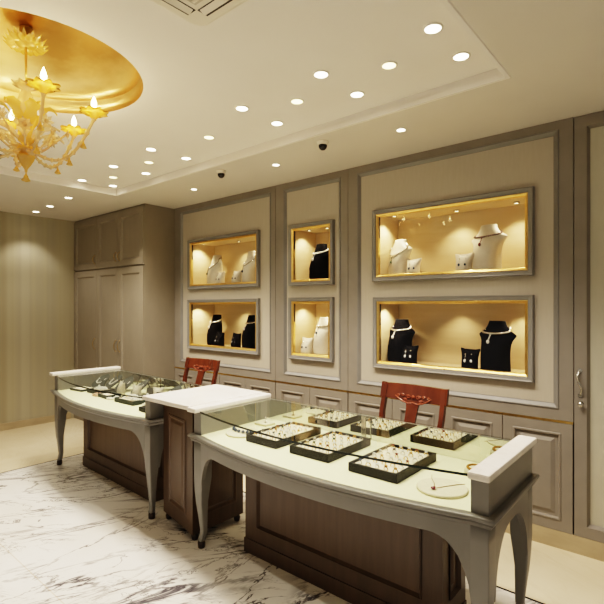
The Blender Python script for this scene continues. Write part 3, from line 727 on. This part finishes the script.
# low cushion near the right end, built in place of a reflection
t = thing('reflection_cushion', 'small cream cushion with a dark bracelet, built for a reflection at the right end of the near counter', 'display cushion', (-.79, 2.20, ZF0))
b = MB(); b.lathe([(.045, 0), (.055, .008), (.055, .024), (.035, .034)], (0, 0, 0), 24); b.build('cushion', PAD, t)
b = MB(); b.tube([(.040 * cos(2 * pi * i / 24), .040 * sin(2 * pi * i / 24), .036) for i in range(24)], .006, 8, True); b.build('bracelet', GEMS[4], t)

# ------------------------------------------------------------------ far counter: crowded dark trays, leaf boards, pearls
def oval_board(x, y, w, l, tilt, rz, label, z=ZF0):
    t = thing('necklace_board', label, 'necklace board', (x, y, z), rz, 'dark oval necklace boards')
    b = MB(); n = 28; pr = []
    for i in range(n):
        a = 2 * pi * i / n; k = 1 - .22 * sin(a); pr.append((w / 2 * cos(a) * k, l / 2 * sin(a)))
    c, s = cos(tilt), sin(tilt); off = l / 2 * s + .004
    b.loft([[(px, py * c - h * s, py * s + h * c + off) for px, py in pr] for h in (0, .010)], True, True, False); b.build('board', GREENV, t)
    q = MB(); q.tube([(0, l * .38 * c, off + l * .38 * s - .002), (0, l * .55 * c + .02, .006)], .004, 6); q.build('prop', DARK, t)
    p = MB(); m = 17
    for i in range(m):
        a = pi * (1.0 + i / (m - 1)); px, py = w * .30 * cos(a), l * .12 + l * .34 * sin(a); p.ball((px, py * c - .015 * s, py * s + .015 * c + off), .0055, 8)
    p.build('strand', PEARL, t); return t
def pearl_pile(x, y, z, label, seed, w=.07, m=PEARL):
    rnd = random.Random(seed); t = thing('pearl_necklace', label, 'necklace', (x, y, z)); b = MB()
    for k in range(3):
        r = w * (.45 + .2 * k)
        for i in range(22):
            a = 2 * pi * i / 22; b.ball((r * cos(a) * (1 + .1 * sin(3 * a + k)), r * .75 * sin(a), .006 + .007 * (k % 2) + rnd.uniform(0, .004)), .0065, 6)
    b.build('strand', m, t); q = MB(); q.ball((0, -w * .55, .010), .010, 8, .7); q.build('clasp', GJ, t); return t
tray(-4.46, 2.06, .20, .16, 'flat dark tray at the striped wall end of the far counter', 0.1, h=.02, m=GREENV)
tray(-4.20, 2.10, .20, .16, 'second small dark tray along the front of the far counter', 0.05, h=.034, m=GREENV)
tray(-3.57, 2.07, .28, .20, 'large dark tray of pearls at the front middle of the far counter', 0.02, h=.036, m=GREENV)
b = MB(); b.bbox(-.06, .06, -.05, .05, 0, .035, .006); o = b.build('jewellery_box', TRAY); o.location = (-3.17, 1.955, ZF0); tag(o, 'small black jewellery box at the right front of the far counter', 'jewellery box')
oval_board(-4.49, 2.25, .15, .20, .55, .2, 'dark oval necklace board nearest the striped wall in the far counter')
oval_board(-4.30, 2.28, .15, .20, .60, -.1, 'dark oval necklace board, second from the striped wall')
oval_board(-4.11, 2.29, .16, .20, .60, .15, 'dark oval necklace board, third from the striped wall')
oval_board(-3.83, 2.28, .15, .20, .65, -.2, 'dark oval necklace board, fourth from the striped wall')
oval_board(-3.32, 2.27, .16, .20, .60, .1, 'dark oval necklace board nearest the marble slab')
for k, (x, y, z, lab) in enumerate([(-3.62, 2.07, ZF0 + .030, 'pearl strands heaped at the left of the large dark tray'), (-3.50, 2.06, ZF0 + .030, 'pearl strands heaped at the right of the large dark tray'),
                            (-4.06, 2.01, ZF0, 'pearl strands lying right of the second small dark tray'), (-3.82, 2.02, ZF0, 'pearl strands lying left of the large dark tray'),
                            (-4.20, 2.10, ZF0 + .029, 'pearl strands in the second small dark tray'), (-3.34, 2.07, ZF0, 'pearl strands lying right of the large dark tray'),
                            (-3.60, 2.27, ZF0, 'pearl strands lying behind the large dark tray')]):
    pearl_pile(x, y, z, lab, k, .075, PEARL if k not in (2,) else mat('coral_bead', (.62, .42, .30), .3))
for k, (x, y, s_, lab) in enumerate([(-3.95, 2.17, .75, 'small ivory bust at the centre of the far counter, left of its twin'), (-3.73, 2.19, .70, 'small ivory bust at the centre of the far counter, right of its twin'),
                           (-3.48, 2.24, .72, 'small ivory stand behind the large dark tray')]):
    ear_stand(x, y, ZF0, WHB, lab, s_, .2 * k)
tray(-3.93, 2.04, .17, .13, 'small dark tray in the far counter between the coral beads and the large dark tray', -.05, h=.03, m=GREENV)
for k, (x, y, lab) in enumerate([(-4.36, 2.16, 'left small dark ring box behind the front trays of the far counter'), (-4.03, 2.19, 'second small dark ring box behind the front trays of the far counter'), (-3.62, 2.22, 'third small dark ring box behind the front trays of the far counter'), (-3.36, 2.16, 'rightmost small dark ring box behind the front trays of the far counter')]):
    t = thing('ring_box', lab, 'ring box', (x, y, ZF0), .2 * k, 'dark ring boxes in the far counter')
    b = MB(); b.bbox(-.035, .035, -.03, .03, 0, .03, .004); b.build('box', GREENV, t)
    b = MB(); b.add([(-.035, .028, .028), (.035, .028, .028), (.035, .045, .085), (-.035, .045, .085), (-.035, .036, .026), (.035, .036, .026), (.035, .055, .083), (-.035, .055, .083)], [(0, 1, 2, 3), (7, 6, 5, 4), (0, 4, 5, 1), (3, 2, 6, 7), (0, 3, 7, 4), (1, 5, 6, 2)]); b.build('lid', GREENV, t)
    b = MB(); b.ball((0, 0, .034), .012, 10); b.build('pearl_ring', PEARL, t)
t = thing('bracelet_stand', 'olive cushion with a gold bracelet at the right of the far counter', 'display cushion', (-3.20, 2.13, ZF0))
b = MB(); b.bbox(-.06, .06, -.04, .04, 0, .03, .012); b.build('cushion', mat('olive_cloth', (.34, .30, .12), .7), t)
b = MB(); b.tube([(.036 * cos(2 * pi * i / 24), .026 * sin(2 * pi * i / 24), .034) for i in range(24)], .005, 8, True); b.build('bracelet', GJ, t)

# ------------------------------------------------------------------ chairs
def chair(label, loc, rz):
    t = thing('side_chair', label, 'chair', loc, rz, 'red wooden chairs behind the counters')
    # seat height .47, back leaning away from the seat front (front = -y)
    b = MB(); b.poly([(-.21, -.38), (.21, -.38), (.195, .0), (-.195, .0)], .455, .478); b.build('seat', ROSE, t)
    b = MB(); b.box(-.195, .195, -.385, -.365, .39, .455); b.box(-.185, .185, -.03, -.012, .39, .455); b.box(-.198, -.18, -.37, -.02, .39, .455); b.box(.18, .198, -.37, -.02, .39, .455); b.build('seat_rail', ROSE, t)
    for sx in (-1, 1):
        b = MB(); b.loft([[(sx * x - h, y - h, z), (sx * x + h, y - h, z), (sx * x + h, y + h, z), (sx * x - h, y + h, z)] for x, y, z, h in ((.185, -.375, 0, .015), (.19, -.375, .455, .019))], True, True, False); b.build('leg', ROSE, t)
        b = MB(); b.loft([[(sx * x - .014, y - .016, z), (sx * x + .014, y - .016, z), (sx * x + .014, y + .016, z), (sx * x - .014, y + .016, z)] for x, y, z in ((.20, .07, 0), (.196, .0, .30), (.194, -.005, .48), (.196, .01, .66), (.208, .045, .82), (.205, .078, .93), (.203, .092, .985))], True, True, False); b.build('back_post', ROSE, t)
    # crest rail, slightly bowed, waved lower edge
    b = MB(); rings = []; n = 28
    for i in range(n + 1):
        u = -1 + 2 * i / n; x = u * .232; yb = .020 * (1 - u * u)
        zb = .905 - .018 * math.exp(-(u / .45) ** 2) ; zt = 1.0 - .004 * u * u + .006 * math.exp(-((abs(u) - 1) / .08) ** 2)
        yl, yh = .066 + yb, .090 + yb
        rings.append([(x, yl - .012, zb), (x, yh - .012, zt), (x, yh + .012, zt), (x, yl + .014, zb)])
    b.loft(rings, True, True, False); cr = b.build('crest_rail', ROSE, t)
    c = MB()
    def cy(x, z): u = x / .232; return .066 + .020 * (1 - u * u) + (z - .905) / .095 * .024 - .0135
    for sx in (-1, 1):          # carved scrolls
        for r0, x0, z0 in ((.018, .035, .925), (.013, .075, .932), (.010, .105, .928), (.013, .055, .905)):
            pts = [(sx * (x0 + r0 * (1 - k / 22) * cos(k * .55)), 0, z0 + r0 * .7 * (1 - k / 22) * sin(k * .55)) for k in range(16)]
            c.tube([(x, cy(x, z), z) for x, _, z in pts], .0035, 6)
        pts = [(sx * x, cy(x, z), z) for x, z in ((0, .892), (.03, .884), (.07, .893), (.10, .908), (.125, .925))]
        c.tube(pts, .005, 6)
    c.ball((0, cy(0, .925), .925), .013, 10); c.build('carving', mat('carved_rosewood', (.22, .05, .02), .16, coat=.6), cr)
    b = MB(); rings = []
    for z, w, y in ((.478, .050, -.008), (.62, .044, .004), (.76, .036, .030), (.86, .040, .066), (.905, .050, .080)):
        rings.append([(-w, y - .008, z), (w, y - .008, z), (w, y + .008, z), (-w, y + .008, z)])
    b.loft(rings, True, True, False); b.build('back_splat', ROSE, t)
    b = MB(); b.box(-.19, .19, -.385, -.365, .17, .20); b.box(-.2, -.18, -.37, .05, .14, .165); b.box(.18, .2, -.37, .05, .14, .165); b.build('stretcher', ROSE, t)
    return t
chair('red wooden chair with carved crest rail behind the near counter', (-1.385, 2.655, 0), radians(-2))
chair('red wooden chair with carved crest rail behind the marble slab and far counter', (-3.63, 2.735, 0), radians(3))

# ------------------------------------------------------------------ ceiling fittings
def spot_lamp(loc, e, size=100, blend=.5, col=(1, .875, .745), soft=.028):
    L = bpy.data.lights.new('downlight_beam', 'SPOT'); L.energy = e; L.spot_size = radians(size); L.spot_blend = blend; L.color = col; L.shadow_soft_size = soft
    o = bpy.data.objects.new('downlight_beam', L); C.objects.link(o); o.location = loc; return o
dl = None
def downlight(x, y, z, r, label, group, lens=LENS, e=26):
    t = thing('recessed_downlight', label, 'ceiling light', (x, y, z), 0, group)
    b = MB(); b.lathe([(r, 0), (r * .97, -.005), (r * .80, -.006), (r * .78, -.002)], (0, 0, 0), 28, False, False); b.build('trim_ring', WHITE, t)
    q = MB(); q.cyl((0, 0, 0), r * .79, -.004, -.0015, 24); q.build('lens', lens, t)
    spot_lamp((x, y, z - .052), e); return t
K = (HT - 1.5) / 1.24
rowA = [(-.898, 1.964), (-1.53, 1.968), (-2.168, 1.986), (-3.276, 2.04), (-3.923, 2.074), (-4.59, 2.104)]
rowB = [(-1.207, 2.119), (-1.841, 2.132), (-2.721, 2.169), (-3.583, 2.212), (-4.258, 2.246)]
rowC = [(-.892, 2.273), (-1.514, 2.288), (-2.164, 2.30), (-3.25, 2.352), (-3.90, 2.376), (-4.556, 2.403)]
for nm, row in (('tray ceiling row nearest the chandelier', rowA), ('middle row of the tray ceiling', rowB), ('tray ceiling row nearest the display wall', rowC)):
    for i, (x, y) in enumerate(row):
        am = row is rowB
        downlight(x * K, y * K, HT, .044 if not am else .042, 'round recessed light, %s from right in the %s' % (ORD[i], nm), 'recessed lights in the raised ceiling', LENSW if am else LENS, 26)
for i, (x, y) in enumerate([(-1.48, 2.754), (-2.621, 2.773), (-3.78, 2.829)]):
    downlight(x, y, H, .034, 'small recessed light above the display wall panels, %s from the right' % ORD[i], 'small recessed lights in the lower ceiling', LENS, 9)
for i, (x, y) in enumerate([(-5.089, 2.19), (-5.68, 2.237), (-6.137, 2.256)]):
    downlight(x, y, H, .044, 'recessed light in the lower ceiling before the striped wall, %s from the right' % ORD[i], 'recessed lights near the striped wall', LENS, 12)

def camera_dome(x, y, label):
    t = thing('ceiling_camera', label, 'security camera', (x, y, H + .002), 0, 'ceiling security cameras')
    b = MB(); b.lathe([(.042, 0), (.042, -.008), (.037, -.020), (.034, -.028)], (0, 0, 0), 24); b.build('housing', PLAST, t)
    q = MB(); q.lathe([(.031, -.028), (.030, -.040), (.024, -.052), (.014, -.061), (.002, -.064)], (0, 0, 0), 24, True, False); q.build('dome_cover', mat('dark_dome', (.01, .008, .006), .08), t)
camera_dome(-2.006, 2.60, 'small dome security camera on the lower ceiling, nearer the camera')
camera_dome(-3.098, 2.60, 'small dome security camera on the lower ceiling, farther toward the tall cupboard')

# air conditioner cassette
S = .84; ax, ay = -1.665 * K, 1.285 * K
t = thing('air_conditioner', 'square ivory ceiling cassette air conditioner at the top edge', 'air conditioner', (ax + S / 2, ay - S / 2, HT))
def rr(s, r, n=6):
    P = []
    for cx, cy, a0 in ((s - r, s - r, 0), (-s + r, s - r, 90), (-s + r, -s + r, 180), (s - r, -s + r, 270)):
        for k in range(n + 1):
            a = radians(a0 + 90 * k / n); P.append((cx + r * cos(a), cy + r * sin(a)))
    return P
b = MB(); h = S / 2
b.loft([[(x, y, 0) for x, y in rr(h, .05)], [(x, y, -.018) for x, y in rr(h, .05)], [(x, y, -.028) for x, y in rr(h - .02, .045)]], True, True, False); b.build('panel', PLAST, t)
for k in range(4):
    M = Matrix.Rotation(k * pi / 2, 4, 'Z')
    b = MB(); b.box(-.315, .315, h - .100, h - .050, -.0295, -.0275); b.xf(M); sl = b.build('outlet_slot', DARK, t)
    b = MB(); b.add([(-.305, h - .097, -.029), (.305, h - .097, -.029), (.305, h - .072, -.040), (-.305, h - .072, -.040)], [(0, 1, 2, 3)]); b.add([(-.305, h - .097, -.031), (.305, h - .097, -.031), (.305, h - .072, -.042), (-.305, h - .072, -.042)], [(0, 1, 2, 3)]); b.xf(M); b.build('louvre', PLAST, sl)
g = MB(); gs = .295
g.box(-gs, gs, -gs, gs, -.030, -.0275)
gr = g.build('intake_grille', mat('grille_ivory', (.50, .45, .36), .5), t)
g = MB()
for i in range(12):
    y = -gs + .02 + i * (2 * gs - .04) / 11; g.box(-gs + .01, gs - .01, y - .006, y + .006, -.034, -.030)
g.build('grille_bar', PLAST, gr)
# dark vent slot at the left edge of the raised ceiling
t = thing('ceiling_vent', 'dark slatted ceiling vent at the left edge behind the chandelier', 'vent', (-4.38, .90, HT))
b = MB(); b.bbox(-.13, .13, -.43, .43, -.012, 0, .003); b.build('frame', DARK, t)
b = MB()
for i in range(9): b.box(-.11 + i * .0265, -.11 + i * .0265 + .008, -.41, .41, -.020, -.012)
b.build('slats', mat('vent_olive', (.10, .10, .06), .5), t)

# ------------------------------------------------------------------ chandelier
CHX, CHY = -2.66, .93
ch = thing('chandelier', 'amber glass chandelier with candle bulbs hanging from the golden dome', 'chandelier', (CHX, CHY, 0))
b = MB()
b.lathe([(.012, 2.845), (.045, 2.855), (.062, 2.875), (.058, 2.89), (.03, 2.90), (.03, 2.945)], (0, 0, 0), 24)
for k in range(14):
    a = 2 * pi * k / 14; d = Vector((cos(a), sin(a), 0)); s_ = Vector((-sin(a), cos(a), 0))
    P = [d * .045 + Vector((0, 0, 2.865)), d * .075 + s_ * .014 + Vector((0, 0, 2.868)), d * .100 + Vector((0, 0, 2.90)), d * .075 - s_ * .014 + Vector((0, 0, 2.868)), d * .072 + Vector((0, 0, 2.858))]
    b.add(P, [(0, 1, 4), (1, 2, 4), (2, 3, 4), (3, 0, 4)], True)
for k in range(16):
    a = 2 * pi * (k + .5) / 16; d = Vector((cos(a), sin(a), 0)); s_ = Vector((-sin(a), cos(a), 0))
    P = [d * .040 + Vector((0, 0, 2.862)), d * .080 + s_ * .020 + Vector((0, 0, 2.852)), d * .108 + Vector((0, 0, 2.872)), d * .080 - s_ * .020 + Vector((0, 0, 2.852)), d * .082 + Vector((0, 0, 2.842))]
    b.add(P, [(0, 1, 4), (1, 2, 4), (2, 3, 4), (3, 0, 4)], True)
b.build('canopy', AMB, ch)
b = MB(); b.tube([(0, 0, 2.945), (0, 0, 2.60)], .006, 10); b.build('rod', GOLD, ch)
b = MB(); b.lathe([(.010, 2.635, 0), (.05, 2.640, .12), (.062, 2.652, .18), (.045, 2.640, .1), (.02, 2.625), (.030, 2.60), (.040, 2.565), (.038, 2.53), (.020, 2.50), (.016, 2.49)], (0, 0, 0), 24)
b.build('upper_vase', AMBL, ch)
b = MB(); b.lathe([(.014, 2.50), (.020, 2.47), (.032, 2.43), (.040, 2.39), (.036, 2.36), (.020, 2.345), (.034, 2.335), (.042, 2.315), (.034, 2.295), (.018, 2.285)], (0, 0, 0), 24); b.build('centre_stem', AMB, ch)
b = MB(); b.lathe([(.014, 2.290), (.042, 2.285), (.038, 2.265), (.022, 2.235), (.008, 2.215), (.006, 2.20)], (0, 0, 0), 20); b.build('lower_cup', AMB, ch)
def drop(p, s=1.0):
    b = MB(); b.lathe([(.003 * s, 0), (.004 * s, -.018 * s), (.010 * s, -.026 * s), (.012 * s, -.034 * s), (.020 * s, -.050 * s, .15), (.004 * s, -.056 * s)], p, 16, rn=4); return b
drop((0, 0, 2.205), 1.0).build('finial_drop', AMB, ch)
lights = []
for k in range(6):
    a = radians(40.2) + radians(13 + 60 * k); d = Vector((cos(a), sin(a), 0)); up = Vector((0, 0, 1)); R = .328
    zc = 2.535 if k % 2 == 0 else 2.53
    pts = []
    for i in range(19):
        t_ = i / 18; r = .02 + (R - .02) * t_; z = 2.315 + .05 * sin(t_ * pi * 1.0) * (1 - t_) - .105 * math.sin(t_ * pi) * 1.0 + (zc - .03 - 2.315) * t_ ** 2.2
        pts.append(d * r + up * z)
    fine = []
    for i in range(18):
        for q_ in range(4): fine.append(pts[i].lerp(pts[i + 1], q_ / 4))
    fine.append(pts[-1])
    b = MB(); b.tube(fine, .0085, 10, False, [.0075 + .006 * max(0, cos(i * 2 * pi / 8)) ** 3 for i in range(len(fine))]); arm = b.build('arm', AMBL, ch)
    c = d * R
    b = MB(); b.lathe([(.006, zc - .035), (.018, zc - .025), (.024, zc - .006), (.040, zc + .004, .10), (.062, zc + .010, .14), (.068, zc + .002, .16), (.060, zc + .013, .14), (.036, zc + .009, .08), (.014, zc + .004)], (c.x, c.y, 0), 32, rn=8)
    b.build('bobeche', AMB, arm)
    b = MB(); b.lathe([(.011, zc + .004), (.011, zc + .028), (.009, zc + .030)], (c.x, c.y, 0), 14); b.build('candle', AMBL, arm)
    b = MB(); b.lathe([(.007, zc + .029), (.013, zc + .042), (.014, zc + .052), (.009, zc + .070), (.003, zc + .086), (.0005, zc + .092)], (c.x, c.y, 0), 14); b.build('bulb', BULB, arm)
    lights.append((CHX + c.x, CHY + c.y, zc + .055))
    for rr_, dz in ((.20, -.060), (.272, -.045)):
        i = min(range(19), key=lambda j: abs(Vector((pts[j].x, pts[j].y)).length - rr_)); pp = pts[i]
        drop((pp.x, pp.y, pp.z - .008), .8).build('drop', AMB, arm)
# leaves and blossoms between the arms
for k in range(12):
    a = radians(40.2 + 13 + 30 * k + 8); d = Vector((cos(a), sin(a), 0)); s_ = Vector((-sin(a), cos(a), 0)); up = Vector((0, 0, 1))
    big = k % 2; ln = .17 if big else .12; z0 = 2.36 if big else 2.40
    b = MB(); rings = []
    for i in range(9):
        t_ = i / 8; w = .034 * sin(pi * min(1, t_ * .92 + .06)) * (1 + .22 * cos(t_ * 26)); c = d * (.025 + ln * t_) + up * (z0 + (.15 if not big else .07) * math.sin(t_ * 1.9) - .03 * t_ ** 3)
        rings.append([tuple(c - s_ * w + up * .008), tuple(c - up * .004), tuple(c + s_ * w + up * .008)])
    b.loft(rings, False, False, True, False); b.build('glass_leaf', AMBL if big else AMB, ch)
for k in range(12):
    a = radians(40.2 + 13 + 30 * k + 15); d = Vector((cos(a), sin(a), 0)); up = Vector((0, 0, 1)); c = d * (.135 if k % 2 else .185) + up * (2.40 if k % 2 else 2.425)
    b = MB(); b.tube([tuple(d * .03 + up * 2.33), tuple(d * .08 + up * 2.325), tuple(d * .12 + up * 2.36), tuple(c)], .005, 8)
    for j in range(7):
        g_ = 2 * pi * j / 7; e1 = Vector((-d.y, d.x, 0)); v = e1 * cos(g_) + up * sin(g_)
        P = [c, c + v * .022 + d * .008 + v.cross(d) * .010, c + v * .038 + d * .014, c + v * .022 + d * .008 - v.cross(d) * .010]
        b.add([tuple(p) for p in P], [(0, 1, 2, 3)], True)
    b.ball(tuple(c + d * .006), .011, 8); b.build('glass_flower', AMBL, ch)
for p in lights:
    L = bpy.data.lights.new('candle_light', 'POINT'); L.energy = 18.0; L.color = (1, .76, .44); L.shadow_soft_size = .015
    o = bpy.data.objects.new('candle_light', L); C.objects.link(o); o.location = p

# ------------------------------------------------------------------ ambient light, camera
def area(name, loc, rot, sx, sy, e, col):
    L = bpy.data.lights.new(name, 'AREA'); L.shape = 'RECTANGLE'; L.size = sx; L.size_y = sy; L.energy = e; L.color = col
    o = bpy.data.objects.new(name, L); C.objects.link(o); o.location = loc; o.rotation_euler = rot; return o
for x in (-3.9, -3.1, -2.3, -1.5, -.7):
    for y in (-.25, .35, 1.0):
        if abs(x + 2.63) < .7 and .2 < y < 1.6: continue
        spot_lamp((x, y, HT - .05), 42, 62, .9, (1, .91, .77))
w = bpy.data.worlds.new('World'); sc.world = w; w.use_nodes = True
w.node_tree.nodes['Background'].inputs[0].default_value = (1.0, .90, .78, 1); w.node_tree.nodes['Background'].inputs[1].default_value = .24

cam = bpy.data.cameras.new('Camera'); co = bpy.data.objects.new('Camera', cam); C.objects.link(co)
co.location = (0, 0, 1.5); co.rotation_euler = (pi / 2, 0, radians(40.2))
cam.sensor_width = 36; cam.lens = 468 / 604 * 36; cam.shift_y = 5 / 604; cam.clip_start = .05
sc.camera = co
sc.view_settings.view_transform = 'Filmic'
sc.view_settings.look = 'High Contrast'
sc.view_settings.exposure = 0.72
sc.cycles.use_denoising = True
sc.cycles.max_bounces = 10; sc.cycles.transparent_max_bounces = 16
sc.cycles.sample_clamp_indirect = 6
sc.cycles.caustics_reflective = False; sc.cycles.caustics_refractive = False
